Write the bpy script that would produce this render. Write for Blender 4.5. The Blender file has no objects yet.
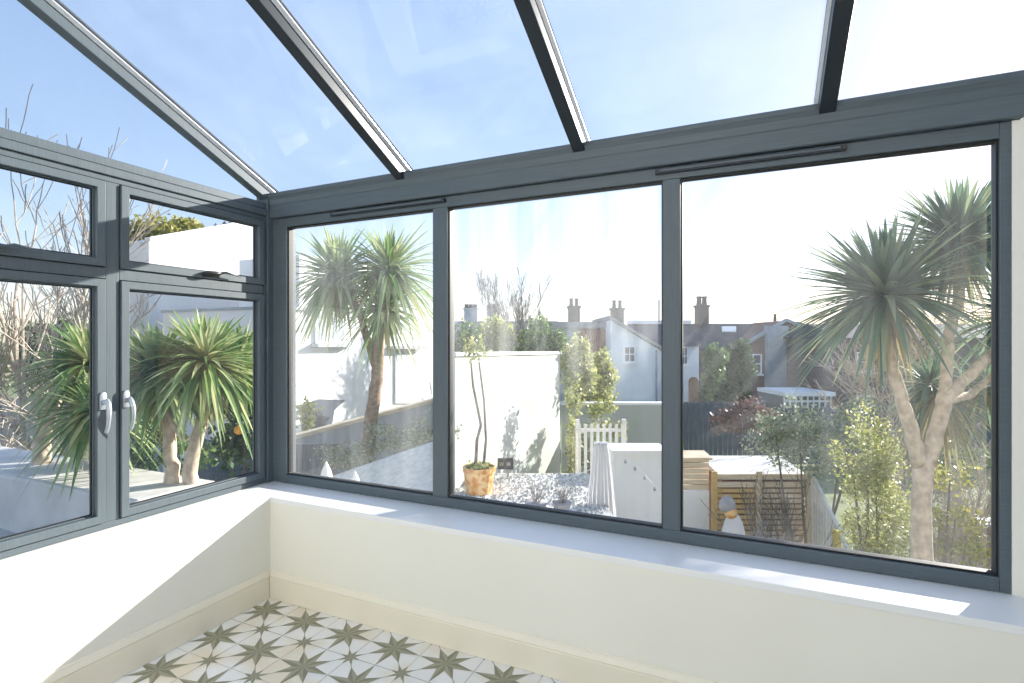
import bpy, bmesh, math, random
from mathutils import Vector, Matrix
S = bpy.context.scene
COL = S.collection
rnd = random.Random(7)
F = 523.0                       # focal length in pixels of a 1024 px wide frame
YAW = math.radians(24.5)        # the view looks this far left of the window's normal
EYE = 1.514

# ------------------------------------------------------------------ materials
def mat(name, col=(.8, .8, .8), rough=.6, metal=0.0, spec=.5):
    m = bpy.data.materials.new(name); m.use_nodes = True
    b = m.node_tree.nodes['Principled BSDF']
    b.inputs['Base Color'].default_value = (*col, 1)
    b.inputs['Roughness'].default_value = rough
    b.inputs['Metallic'].default_value = metal
    b.inputs['Specular IOR Level'].default_value = spec
    return m
def N(m, t, **kw):
    n = m.node_tree.nodes.new(t)
    for k, v in kw.items():
        if k.startswith('i_'): n.inputs[k[2:].replace('_', ' ')].default_value = v
        else: setattr(n, k, v)
    return n
def L(m, a, ao, b, bi): m.node_tree.links.new(a.outputs[ao], b.inputs[bi])
def ramp(m, stops):
    r = N(m, 'ShaderNodeValToRGB'); cr = r.color_ramp
    while len(cr.elements) > 1: cr.elements.remove(cr.elements[0])
    cr.elements[0].position = stops[0][0]; cr.elements[0].color = (*stops[0][1], 1)
    for p, c in stops[1:]:
        e = cr.elements.new(p); e.color = (*c, 1)
    return r
def noisy(name, c1, c2, scale=8, rough=.7, bump=0.0, stretch=(1, 1, 1), detail=4, lo=.35, hi=.65, spec=.4, metal=0):
    m = mat(name, c1, rough, metal, spec); b = m.node_tree.nodes['Principled BSDF']
    tc = N(m, 'ShaderNodeTexCoord'); mp = N(m, 'ShaderNodeMapping'); mp.inputs['Scale'].default_value = stretch
    n = N(m, 'ShaderNodeTexNoise', i_Scale=scale, i_Detail=detail)
    L(m, tc, 'Object', mp, 'Vector'); L(m, mp, 'Vector', n, 'Vector')
    r = ramp(m, [(lo, c1), (hi, c2)]); L(m, n, 'Fac', r, 'Fac'); L(m, r, 'Color', b, 'Base Color')
    if bump:
        bp = N(m, 'ShaderNodeBump', i_Strength=bump, i_Distance=.02); L(m, n, 'Fac', bp, 'Height'); L(m, bp, 'Normal', b, 'Normal')
    return m
def leafmat(name, cols, trans=.35, rough=.45):
    m = mat(name, cols[0], rough, 0, .4); nt = m.node_tree; b = nt.nodes['Principled BSDF']
    g = N(m, 'ShaderNodeNewGeometry')
    k = len(cols); r = ramp(m, [(i / max(1, k - 1), c) for i, c in enumerate(cols)])
    L(m, g, 'Random Per Island', r, 'Fac'); L(m, r, 'Color', b, 'Base Color')
    t = N(m, 'ShaderNodeBsdfTranslucent'); L(m, r, 'Color', t, 'Color')
    mx = N(m, 'ShaderNodeMixShader', i_Fac=trans); out = nt.nodes['Material Output']
    L(m, b, 'BSDF', mx, 1); L(m, t, 'BSDF', mx, 2); L(m, mx, 'Shader', out, 'Surface')
    return m
def brickmat(name, c1, c2, mortar, scale=1.0, bw=.225, bh=.075, ms=.012):
    m = mat(name, c1, .85, 0, .2); b = m.node_tree.nodes['Principled BSDF']
    tc = N(m, 'ShaderNodeTexCoord'); sx = N(m, 'ShaderNodeSeparateXYZ'); cx = N(m, 'ShaderNodeCombineXYZ')
    L(m, tc, 'Object', sx, 'Vector'); L(m, sx, 'X', cx, 'X'); L(m, sx, 'Z', cx, 'Y')
    br = N(m, 'ShaderNodeTexBrick', i_Scale=scale)
    for k, v in (('Brick Width', bw), ('Row Height', bh), ('Mortar Size', ms)): br.inputs[k].default_value = v
    for k, v in (('Color1', c1), ('Color2', c2), ('Mortar', mortar)): br.inputs[k].default_value = (*v, 1)
    L(m, cx, 'Vector', br, 'Vector'); L(m, br, 'Color', b, 'Base Color')
    return m
def glassmat(name, dust_lo, dust_hi, scale=(9, 9, .5), refl=1.0, tint=(1, 1, 1)):
    m = bpy.data.materials.new(name); m.use_nodes = True; nt = m.node_tree
    nt.nodes.remove(nt.nodes['Principled BSDF']); out = nt.nodes['Material Output']
    tr = N(m, 'ShaderNodeBsdfTransparent'); tr.inputs['Color'].default_value = (*tint, 1)
    gl = N(m, 'ShaderNodeBsdfGlossy'); gl.inputs['Roughness'].default_value = 0.0
    fr = N(m, 'ShaderNodeFresnel', i_IOR=1.45)
    mul = N(m, 'ShaderNodeMath', operation='MULTIPLY'); mul.inputs[1].default_value = refl
    ge = N(m, 'ShaderNodeNewGeometry'); io = N(m, 'ShaderNodeMapRange'); io.inputs[3].default_value = 1.45; io.inputs[4].default_value = 1 / 1.45
    L(m, ge, 'Backfacing', io, 0); L(m, io, 0, fr, 'IOR')      # a thin sheet reflects alike on both faces
    L(m, fr, 'Fac', mul, 0)
    mx = N(m, 'ShaderNodeMixShader'); L(m, mul, 'Value', mx, 'Fac'); L(m, tr, 'BSDF', mx, 1); L(m, gl, 'BSDF', mx, 2)
    if dust_hi > 0:
        tc = N(m, 'ShaderNodeTexCoord'); mp = N(m, 'ShaderNodeMapping'); mp.inputs['Scale'].default_value = scale
        n = N(m, 'ShaderNodeTexNoise', i_Scale=1.0, i_Detail=5, i_Roughness=.6)
        L(m, tc, 'Object', mp, 'Vector'); L(m, mp, 'Vector', n, 'Vector')
        mr = N(m, 'ShaderNodeMapRange')
        for k, v in ((1, .38), (2, .72), (3, dust_lo), (4, dust_hi)): mr.inputs[k].default_value = v
        L(m, n, 'Fac', mr, 0)
        tl = N(m, 'ShaderNodeBsdfTranslucent'); tl.inputs['Color'].default_value = (.9, .93, .97, 1)
        mx2 = N(m, 'ShaderNodeMixShader'); L(m, mr, 0, mx2, 'Fac'); L(m, mx, 'Shader', mx2, 1); L(m, tl, 'BSDF', mx2, 2)
        L(m, mx2, 'Shader', out, 'Surface')
    else: L(m, mx, 'Shader', out, 'Surface')
    return m

M = {}
M['wall'] = noisy('pale_cream_wall_paint', (.87, .84, .735), (.89, .86, .755), 2.5, .55, 0)
M['sill'] = mat('white_satin_sill', (.88, .87, .84), .35)
M['skirting'] = mat('cream_gloss_skirting', (.88, .815, .66), .3)
M['wall_white'] = mat('white_wall_paint', (.85, .85, .83), .7)
M['frame'] = noisy('anthracite_woodgrain_frame', (.092, .118, .134), (.108, .136, .152), 3, .42, .03, (60, 60, 2), 3)
M['frame_h'] = noisy('anthracite_woodgrain_rail', (.092, .118, .134), (.108, .136, .152), 3, .42, .03, (2, 2, 60), 3)
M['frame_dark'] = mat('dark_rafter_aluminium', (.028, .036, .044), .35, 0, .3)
M['gasket'] = mat('black_rubber_gasket', (.012, .014, .016), .5)
M['chrome'] = mat('satin_chrome', (.42, .46, .50), .4, .5)
M['alu'] = mat('bright_aluminium', (.75, .77, .8), .3, .6)
M['tile'] = noisy('cream_tile', (.88, .78, .60), (.93, .90, .84), 3.2, .3, 0, lo=.38, hi=.52)
M['star_a'] = mat('star_olive_dark', (.26, .245, .155), .35)
M['star_b'] = mat('star_olive_light', (.38, .36, .25), .35)
M['tile_line'] = mat('tile_grey_line', (.50, .46, .36), .4)
M['grout'] = mat('dark_joint', (.28, .25, .2), .8)
M['pane3'] = glassmat('dusty_window_glass', .008, .028, (10, 10, .4), .6)
M['pane2'] = glassmat('streaky_window_glass', .012, .085, (11, 11, .35), .6)
M['pane1'] = glassmat('smeared_window_glass', .012, .05, (8, 8, .6), .6)
M['pane_left'] = glassmat('side_window_glass', .01, .05, (4, 4, 1), .45)
M['roof_glass'] = glassmat('roof_glass', .01, .05, (1.2, 1.2, 1.2), 1.0, (.97, .985, 1))

M['palm_leaf'] = leafmat('palm_leaf', [(.10, .19, .06), (.20, .33, .10), (.32, .45, .18), (.48, .56, .30), (.60, .60, .30)], .4, .35)
M['palm_grey'] = leafmat('palm_leaf_grey', [(.06, .12, .08), (.12, .21, .13), (.22, .32, .20), (.42, .46, .26)], .35, .35)
M['palm_dead'] = leafmat('palm_dead_leaf', [(.34, .29, .15), (.42, .36, .18), (.22, .25, .12)], .3, .7)
M['palm_trunk'] = noisy('palm_bark', (.46, .37, .28), (.72, .60, .47), 14, .9, .5, (1, 1, .8), 6)
M['palm_brown'] = noisy('brown_palm_bark', (.22, .14, .09), (.38, .27, .19), 9, .9, .6, (1, 1, 1.6), 6)
M['bark'] = noisy('brown_bark', (.10, .08, .06), (.22, .18, .14), 8, .9, .4)
M['bark_pale'] = noisy('pale_bark', (.36, .31, .25), (.55, .48, .40), 8, .9, .2)
M['bark_grey'] = noisy('grey_bark', (.30, .28, .27), (.42, .40, .38), 8, .9, .2)
M['leaf_yellow'] = leafmat('leaf_yellow_green', [(.20, .24, .05), (.34, .38, .10), (.50, .50, .20), (.62, .60, .32)], .4)
M['leaf_olive'] = leafmat('leaf_grey_green', [(.14, .19, .12), (.24, .30, .19), (.38, .43, .28), (.52, .54, .40)], .35)
M['leaf_dark'] = leafmat('leaf_dark_green', [(.03, .07, .03), (.06, .12, .05), (.10, .17, .07)], .25)
M['leaf_mid'] = leafmat('leaf_mid_green', [(.08, .15, .05), (.14, .24, .08), (.24, .33, .12)], .35)
M['leaf_gold'] = leafmat('leaf_gold_green', [(.24, .26, .05), (.40, .38, .09), (.50, .46, .14)], .4)
M['leaf_brown'] = leafmat('twig_red_brown', [(.20, .12, .10), (.30, .20, .17), (.16, .10, .09)], .2)
M['leaf_orange'] = leafmat('leaf_orange', [(.55, .22, .04), (.70, .34, .08), (.40, .25, .08), (.75, .50, .25)], .3)
M['brick'] = brickmat('grey_brown_brick', (.12, .09, .08), (.17, .13, .115), (.22, .20, .19))
M['brick_red'] = brickmat('red_brick', (.18, .085, .065), (.23, .12, .09), (.26, .22, .20))
M['slate'] = brickmat('slate_roof', (.045, .06, .085), (.07, .085, .115), (.03, .035, .05), 1, .3, .2, .01)
M['roof_pale'] = brickmat('weathered_roof', (.34, .34, .35), (.42, .42, .42), (.26, .26, .27), 1, .3, .2, .01)
M['render'] = noisy('white_render', (.88, .90, .93), (.80, .83, .88), 1.5, .9, .1)
M['render_lit'] = noisy('smooth_white_render', (.84, .85, .86), (.78, .80, .82), 1.2, .9, .05)
M['sky_glass'] = mat('window_pane_bright', (.45, .52, .55), .05)
M['render_mottled'] = noisy('mottled_pale_render', (.50, .52, .50), (.40, .45, .39), 1.1, .9, .1, (1, 1, .5))  # greenish mottling, also on the wall that stands for a reflection
M['render_grey'] = noisy('grey_render', (.36, .40, .44), (.46, .50, .54), 2, .9, .1)
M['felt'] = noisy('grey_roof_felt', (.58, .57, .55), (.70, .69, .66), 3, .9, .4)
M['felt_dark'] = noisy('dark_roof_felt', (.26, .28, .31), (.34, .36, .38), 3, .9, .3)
M['concrete'] = noisy('speckled_concrete', (.50, .52, .50), (.68, .69, .67), 14, .95, .3, detail=8)
M['gravel'] = leafmat('gravel_stones', [(.28, .29, .28), (.5, .51, .5), (.72, .72, .70), (.38, .36, .32)], 0, .9)
M['lawn'] = noisy('winter_lawn', (.13, .17, .08), (.26, .28, .15), 1.6, 1, .3, detail=8)
M['timber'] = noisy('pale_timber', (.62, .49, .33), (.76, .65, .50), 3, .75, .1, (1, 1, 14))
M['timber_gold'] = noisy('golden_timber', (.60, .40, .14), (.72, .50, .20), 3, .75, .1, (1, 1, 14))
M['timber_white'] = noisy('bleached_timber', (.72, .70, .64), (.82, .80, .76), 3, .75, .1, (1, 1, 14))
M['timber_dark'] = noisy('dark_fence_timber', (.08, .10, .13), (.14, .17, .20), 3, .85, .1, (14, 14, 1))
M['timber_grey'] = noisy('grey_fence_timber', (.42, .42, .42), (.55, .54, .52), 3, .85, .1, (14, 14, 1))
M['white'] = mat('white_paint', (.90, .90, .90), .5)
M['dark_glass'] = mat('dark_window_pane', (.10, .12, .15), .06)
M['black'] = mat('black_plastic', (.02, .02, .02), .35)
M['terracotta'] = noisy('orange_terracotta', (.62, .24, .04), (.80, .55, .25), 12, .8, .2, lo=.4, hi=.6)
M['brown'] = noisy('red_brown_wood', (.28, .13, .09), (.35, .18, .12), 6, .8)
M['timber_brown'] = noisy('brown_stained_wall', (.30, .22, .17), (.40, .30, .23), 3, .9)
M['stone'] = noisy('grey_stone', (.30, .29, .32), (.42, .41, .43), 6, .9, .3)
M['orange'] = mat('orange_skin', (.85, .36, .05), .5)
M['pot_clay'] = mat('chimney_pot_clay', (.10, .085, .085), .9)
M['cloth'] = leafmat('white_cloth', [(.88, .88, .89), (.84, .84, .86)], .5, .9)
M['yellow'] = mat('yellow_paint', (.75, .60, .12), .6)

# ------------------------------------------------------------------ mesh builder
class MB:
    def __init__(s): s.v = []; s.f = []; s.m = []; s.cur = 0
    def add(s, vs, fs):
        k = len(s.v); s.v += [Vector(p) for p in vs]
        for f in fs: s.f.append([k + i for i in f]); s.m.append(s.cur)
    def box(s, a, b):
        x0, y0, z0 = a; x1, y1, z1 = b
        s.add([(x0, y0, z0), (x1, y0, z0), (x1, y1, z0), (x0, y1, z0), (x0, y0, z1), (x1, y0, z1), (x1, y1, z1), (x0, y1, z1)],
              [(0, 3, 2, 1), (4, 5, 6, 7), (0, 1, 5, 4), (1, 2, 6, 5), (2, 3, 7, 6), (3, 0, 4, 7)]); return s
    def prism(s, poly, d):          # poly: list of 3-D points in a plane, extruded by vector d
        n = len(poly); d = Vector(d); P = [Vector(p) for p in poly]
        s.add(P + [p + d for p in P], [tuple(range(n))[::-1], tuple(range(n, 2 * n))] + [(i, (i + 1) % n, n + (i + 1) % n, n + i) for i in range(n)]); return s
    def bar(s, p, q, w, h=None):    # box beam from p to q
        p = Vector(p); q = Vector(q); d = (q - p).normalized(); h = h or w
        up = Vector((0, 0, 1)) if abs(d.z) < .95 else Vector((0, 1, 0))
        a = d.cross(up).normalized() * w / 2; b = a.cross(d).normalized() * h / 2
        s.prism([p - a - b, p + a - b, p + a + b, p - a + b], q - p); return s
    def tube(s, pts, rad, seg=8, cap=True):
        P = [Vector(p) for p in pts]; n = len(P); R = rad if isinstance(rad, (list, tuple)) else [rad] * n
        vs = []; ref = None
        for i, p in enumerate(P):
            d = (P[min(i + 1, n - 1)] - P[max(i - 1, 0)]).normalized()
            if ref is None: ref = Vector((0, 0, 1)) if abs(d.z) < .9 else Vector((1, 0, 0))
            a = (ref - d * ref.dot(d)).normalized(); ref = a; b = d.cross(a)
            vs += [p + (a * math.cos(t) + b * math.sin(t)) * R[i] for t in (2 * math.pi * k / seg for k in range(seg))]
        fs = [(i * seg + k, i * seg + (k + 1) % seg, (i + 1) * seg + (k + 1) % seg, (i + 1) * seg + k) for i in range(n - 1) for k in range(seg)]
        if cap: fs += [tuple(range(seg))[::-1], tuple(range((n - 1) * seg, n * seg))]
        s.add(vs, fs); return s
    def lathe(s, c, prof, seg=20):  # prof: (r, z)
        c = Vector(c); s.tube([c + Vector((0, 0, z)) for r, z in prof], [max(r, .0005) for r, z in prof], seg); return s
    def blob(s, c, r, sub=2, jit=.1):
        bm = bmesh.new(); bmesh.ops.create_icosphere(bm, subdivisions=sub, radius=1); c = Vector(c)
        for v in bm.verts: v.co *= 1 + rnd.uniform(-jit, jit)
        rr = r if isinstance(r, (list, tuple)) else (r, r, r)
        s.add([(c.x + v.co.x * rr[0], c.y + v.co.y * rr[1], c.z + v.co.z * rr[2]) for v in bm.verts], [tuple(v.index for v in f.verts) for f in bm.faces]); bm.free(); return s
    def ring(s, P, o, i, d0, d1):   # rectangular picture-frame: outer/inner rects (u0,u1,z0,z1), P maps (u,z,d) to a point
        def c(r, d): return [P(r[0], r[2], d), P(r[1], r[2], d), P(r[1], r[3], d), P(r[0], r[3], d)]
        vs = c(o, d0) + c(i, d0) + c(o, d1) + c(i, d1); fs = []
        for k in range(4):
            j = (k + 1) % 4
            fs += [(k, j, 4 + j, 4 + k), (8 + k, 12 + k, 12 + j, 8 + j), (k, 8 + k, 8 + j, j), (4 + k, 4 + j, 12 + j, 12 + k)]
        s.add(vs, fs); return s
    def build(s, name, mats, parent=None, smooth=False, bevel=0, base=None, rotz=0, recalc=True):
        base = Vector(base) if base is not None else (parent['_base'] if parent is not None and '_base' in parent else None)
        base = Vector(base) if base is not None else Vector((0, 0, 0))
        me = bpy.data.meshes.new(name); me.from_pydata([tuple(v - base) for v in s.v], [], s.f)
        for m in (mats if isinstance(mats, list) else [mats]): me.materials.append(M[m])
        me.polygons.foreach_set('material_index', s.m)
        if smooth: me.polygons.foreach_set('use_smooth', [True] * len(s.f))
        if recalc:
            bm = bmesh.new(); bm.from_mesh(me); bmesh.ops.recalc_face_normals(bm, faces=bm.faces); bm.to_mesh(me); bm.free()
        me.update(); o = bpy.data.objects.new(name, me); COL.objects.link(o)
        if bevel:
            bv = o.modifiers.new('edge', 'BEVEL'); bv.width = bevel; bv.segments = 2; bv.limit_method = 'ANGLE'; bv.angle_limit = math.radians(40)
        if parent is not None:
            o.parent = parent; o['_base'] = tuple(base); USED.append(o)
        else:
            o.location = rot(base, rotz) if rotz else base; o.rotation_euler.z = rotz
        return o
USED = []
def rot(p, a=YAW):
    p = Vector(p); c, s_ = math.cos(a), math.sin(a)
    return Vector((p.x * c - p.y * s_, p.x * s_ + p.y * c, p.z))
def empty(name, base=(0, 0, 0), rotz=0):
    o = bpy.data.objects.new(name, None); COL.objects.link(o); o.empty_display_size = .1
    o.location = rot(base, rotz) if rotz else Vector(base); o.rotation_euler.z = rotz; o['_base'] = tuple(base); USED.append(o)
    return o
def tag(o, label, cat, group=None):
    o['label'] = label; o['category'] = cat
    if group: o['group'] = group
    return o
def struct(o): o['kind'] = 'structure'; return o
def yard(name, base, label, cat, group=None):      # an outdoor thing, its parts in garden axes (x along the terrace, y away from the house)
    return tag(empty(name, base, YAW), label, cat, group)
def G(px, py, D): return Vector(((px - 512) / F * D, D, EYE - (py - 341.5) / F * D))
def gx(px, D): return (px - 512) / F * D
def gz(py, D): return EYE - (py - 341.5) / F * D

# ------------------------------------------------------------------ room shell
XL, YB = -2.59, 2.226           # inner faces of the dwarf walls
FX, FY = -2.877, 2.486          # inner faces of the window frames
SZ = .592                        # sill height
XR, YF = 3.0, -1.8
b = MB(); b.box((XL, YF, -.12), (XR, YB, 0)); b.cur = 0
P0 = .296; SX, SY = -2.485, 2.108; z1 = .0012
def clipped(poly):
    def clip(poly, f):
        out = []
        for i in range(len(poly)):
            p, q = poly[i], poly[(i + 1) % len(poly)]; a, c = f(p), f(q)
            if a >= 0: out.append(p)
            if (a >= 0) != (c >= 0):
                t = a / (a - c); out.append((p[0] + (q[0] - p[0]) * t, p[1] + (q[1] - p[1]) * t))
        return out
    for f in (lambda p: p[0] - XL, lambda p: YB - p[1]):
        if poly: poly = clip(poly, f)
    return poly
def flat(poly, z, mi):
    poly = clipped(poly)
    if len(poly) > 2: b.cur = mi; b.add([(x, y, z) for x, y in poly], [tuple(range(len(poly)))])
def star(cx, cy, ra, rd, rv, z):
    n = 16; pts = []
    for k in range(n):
        t = math.pi / 8 * k
        r = rv if k % 2 else (ra if k % 4 == 0 else rd)
        pts.append((cx + r * math.cos(t), cy + r * math.sin(t)))
    for k in range(n):
        flat([(cx, cy), pts[k], pts[(k + 1) % n]], z, 1 if k % 2 else 2)
for i in range(-1, 19):
    for j in range(-1, 14):
        cx, cy = SX + P0 * i, SY - P0 * j
        star(cx, cy, P0 * .5, P0 * .43, P0 * .185, z1)
        sx, sy = cx + P0 / 2, cy - P0 / 2
        star(sx, sy, P0 * .205, P0 * .24, P0 * .08, z1)
        for dx, dy in ((1, 1), (1, -1)):                     # fine lines between star tips
            w = .0016; nx, ny = -dy * w, dx * w; h = P0 / 2
            a_, c_ = (cx - dx * h, cy - dy * h), (cx + dx * h, cy + dy * h)
            flat([(a_[0] - nx, a_[1] - ny), (c_[0] - nx, c_[1] - ny), (c_[0] + nx, c_[1] + ny), (a_[0] + nx, a_[1] + ny)], z1 * .6, 3)
        w = .0012
        flat([(sx - w, sy), (sx + w, sy), (sx + w, sy + P0), (sx - w, sy + P0)], z1 * .8, 4 if i % 2 == 0 else 3)
        flat([(sx - P0, sy - w), (sx, sy - w), (sx, sy + w), (sx - P0, sy + w)], z1 * .8, 4 if j % 2 == 0 else 3)
struct(b.build('floor', ['tile', 'star_b', 'star_a', 'tile_line', 'grout'], recalc=False))

b = MB(); b.box((XL - .33, YB, -.12), (XR, YB + .36, SZ - .03)); struct(b.build('wall_back', 'wall'))
b = MB(); b.box((XL - .36, YF, -.12), (XL, YB, SZ - .03)); struct(b.build('wall_left', 'wall'))
b = MB(); b.box((.866, FY, SZ), (XR, FY + .1, 2.318)); struct(b.build('wall_right', 'wall'))
b = MB(); b.box((XR, YF, -.12), (XR + .2, YB + .36, 4.6)); struct(b.build('wall_side', 'wall_white'))
b = MB(); b.box((XL - .4, YF - .2, -.12), (XR + .2, YF, 4.6)); struct(b.build('wall_front', 'wall_white'))
# white sill boards
b = MB(); b.box((FX, YB - .004, SZ - .03), (XR, FY + .02, SZ))
b.box((FX - .02, YF, SZ - .03), (XL + .004, YB - .004, SZ)); b.box((FX - .02, YB - .004, SZ - .03), (FX, FY + .02, SZ))
struct(b.build('trim_1', 'sill', bevel=.003))
# skirting boards with a moulded top
prof = [(0, 0), (.012, 0), (.012, .118), (.010, .124), (.016, .131), (.012, .142), (.007, .155), (.005, .163), (0, .165)]
b = MB(); b.prism([(XL, YB - d, z + .0015) for d, z in prof], (XR - XL, 0, 0)); struct(b.build('baseboard_back', 'skirting'))
b = MB(); b.prism([(XL + d, YF, z + .0015) for d, z in prof], (0, YB - .0165 - YF, 0)); struct(b.build('baseboard_left', 'skirting'))

# ------------------------------------------------------------------ window facing the garden
PB = lambda u, z, d: (u, FY + d, z)
PL = lambda u, z, d: (FX - d, u, z)
w1 = struct(empty('window_1', (FX, FY, SZ)))
Z0, Z1 = .594, 2.318
panes = [(-2.745, -1.622), (-1.526, -.369), (-.290, .832)]
b = MB()
b.box((FX, FY, Z0), (panes[0][0], FY + .08, Z1)); b.box((panes[2][1], FY, Z0), (.865, FY + .08, Z1))
b.box((panes[0][0], FY, Z0), (panes[2][1], FY + .08, .648)); b.box((panes[0][0], FY, 2.26), (panes[2][1], FY + .08, Z1))
b.build('window_frame', 'frame_h', w1, bevel=.003)
for u0, u1 in ((panes[0][1], panes[1][0]), (panes[1][1], panes[2][0])):
    b = MB(); b.box((u0, FY - .001, .648), (u1, FY + .08, 2.26)); b.build('mullion', 'frame', w1, bevel=.004)
for k, (u0, u1) in enumerate(panes):
    b = MB(); b.ring(PB, (u0, u1, .648, 2.26), (u0 + .007, u1 - .007, .656, 2.252), .014, .05); bead = b.build('glazing_bead', 'gasket', w1, bevel=.002)
    b = MB(); b.box((u0 + .006, FY + .03, .654), (u1 - .006, FY + .036, 2.244)); b.build('pane', ['pane1', 'pane2', 'pane3'][k], w1)
for u0, u1, z in ((-2.36, -1.535, 2.296), (-.40, .352, 2.296)):      # long slim trickle vents
    b = MB(); b.box((u0, FY - .016, z - .011), (u1, FY, z + .011)); v = b.build('trickle_vent', 'frame_dark', w1, bevel=.003)
    b = MB(); b.box((u0 + .02, FY - .021, z - .003), (u1 - .02, FY - .0155, z + .008)); b.build('vent_flap', 'frame_h', v, bevel=.002)
    b = MB(); b.box((u1 - .014, FY - .024, z - .009), (u1 + .002, FY - .016, z + .009)); b.build('vent_cap', 'black', v)

# ------------------------------------------------------------------ side window with casements
w2 = struct(empty('window_2', (FX, FY, SZ)))
bays = [(-.30, .565), (.635, 1.507), (1.568, 2.424)]
b = MB()
ye = -1.79
for u0, u1 in ((ye, -.37), (bays[2][1] + .004, FY)): b.box((FX - .08, u0, Z0), (FX, u1, 2.33))
for u0, u1 in ((-.37, bays[0][0]), (bays[0][1], bays[1][0]), (bays[1][1], bays[2][0])): b.box((FX - .08, u0, .626), (FX, u1, 2.302))
b.box((FX - .08, -.37, Z0), (FX, bays[2][1] + .004, .626)); b.box((FX - .08, -.37, 2.302), (FX, bays[2][1] + .004, 2.33))
b.build('window_frame', 'frame', w2, bevel=.003)
b = MB()
for u0, u1 in bays: b.box((FX - .08, u0, 1.822), (FX, u1, 1.876))
b.build('transom', 'frame', w2, bevel=.003)
b = MB(); b.box((FX - .09, ye, 2.331), (FX + .012, FY - .02, 2.372)); b.box((FX - .09, ye, 2.374), (FX + .004, FY - .02, 2.418)); b.build('head_rail', 'frame', w2, bevel=.004)
for k, (u0, u1) in enumerate(bays):
    for (z0, z1_, low) in ((.63, 1.818, True), (1.88, 2.298, False)):
        b = MB(); o = (u0 + .004, u1 - .004, z0, z1_); i = (u0 + .042, u1 - .042, z0 + .038, z1_ - .038)
        b.ring(PL, o, i, -.012, .05)
        b.ring(PL, i, (i[0] + .006, i[1] - .006, i[2] + .006, i[3] - .006), .012, .045)
        sash = b.build('sash', 'frame', w2, bevel=.003)
        b = MB(); b.box((FX - .036, i[0] - .004, i[2] - .004), (FX - .03, i[1] + .004, i[3] + .004)); b.build('pane', 'pane_left', sash)
        b = MB(); b.ring(PL, (i[0] + .006, i[1] - .006, i[2] + .006, i[3] - .006), (i[0] + .011, i[1] - .011, i[2] + .011, i[3] - .011), .02, .029); b.build('gasket', 'gasket', sash)
        if low:             # cranked lever handle on the stile beside the mullion
            uc = (o[1] - .016) if k != 2 else (o[0] + .018); X = FX + .012; zc = 1.225
            b = MB(); b.prism([(X, uc - .014, zc - .042), (X, uc + .014, zc - .042), (X, uc + .014, zc + .03), (X, uc + .008, zc + .042), (X, uc - .008, zc + .042), (X, uc - .014, zc + .03)], (.012, 0, 0))
            b.tube([(X + .01, uc, zc - .006), (X + .040, uc, zc - .006)], .012, 12)
            g_ = 1 if k == 2 else -1
            pts = [(X + .034, uc, zc + .008), (X + .050, uc, zc - .010), (X + .062, uc + g_ * .003, zc - .045), (X + .062, uc + g_ * .004, zc - .085), (X + .052, uc + g_ * .004, zc - .125), (X + .040, uc + g_ * .004, zc - .150)]
            b.tube(pts, [.010, .012, .011, .009, .0085, .009], 10)
            h = b.build('handle', 'chrome', sash, smooth=True, bevel=.002)
        else:
            uc = (u0 + u1) / 2 + (.05 if k == 2 else .0); X = FX + .012; zc = z0 + .024
            b = MB(); b.box((X, uc - .05, zc - .014), (X + .012, uc + .05, zc + .010))
            b.tube([(X + .010, uc - .045, zc + .002), (X + .034, uc - .03, zc + .004), (X + .042, uc + .01, zc + .006), (X + .036, uc + .04, zc + .008)], [.011, .013, .012, .008], 10)
            b.tube([(X + .034, uc + .035, zc + .008), (X + .042, uc + .065, zc + .018), (X + .034, uc + .17, zc + .004)], [.007, .007, .004], 8)
            b.build('handle', 'black' if k == 2 else 'frame', sash, smooth=True, bevel=.002)
            b = MB(); b.tube([(X + .030, uc + .028, zc + .008), (X + .033, uc + .036, zc + .009)], .0075, 10); b.build('spindle', 'chrome', sash)

# corner post and eaves beam
b = MB(); b.box((FX - .09, FY - .045, SZ), (FX + .014, FY + .09, 2.50)); struct(b.build('trim_2', 'frame', bevel=.004))
pr = [(.10, 2.320), (-.024, 2.320), (-.028, 2.325), (-.028, 2.398), (-.032, 2.404), (-.036, 2.435), (-.044, 2.450), (-.048, 2.456), (-.048, 2.474), (-.04, 2.480), (.10, 2.480)]
b = MB(); nP = len(pr)
x0 = FX + .015
vs = [(x0, FY + d, z) for d, z in pr] + [(.882 - d * 0.55, FY + d, z) if d < 0 else (.882, FY + d, z) for d, z in pr]
b.add(vs, [tuple(range(nP)), tuple(range(nP, 2 * nP))] + [(i, (i + 1) % nP, nP + (i + 1) % nP, nP + i) for i in range(nP)])
b.box((.88, FY + .0, 2.42), (XR, FY + .10, 2.48))
struct(b.build('trim_3', 'frame_h', bevel=.002))
b = MB(); b.box((.93, FY + .001, 2.318), (XR, FY + .1, 2.42)); struct(b.build('wall_lintel', 'wall'))

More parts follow.
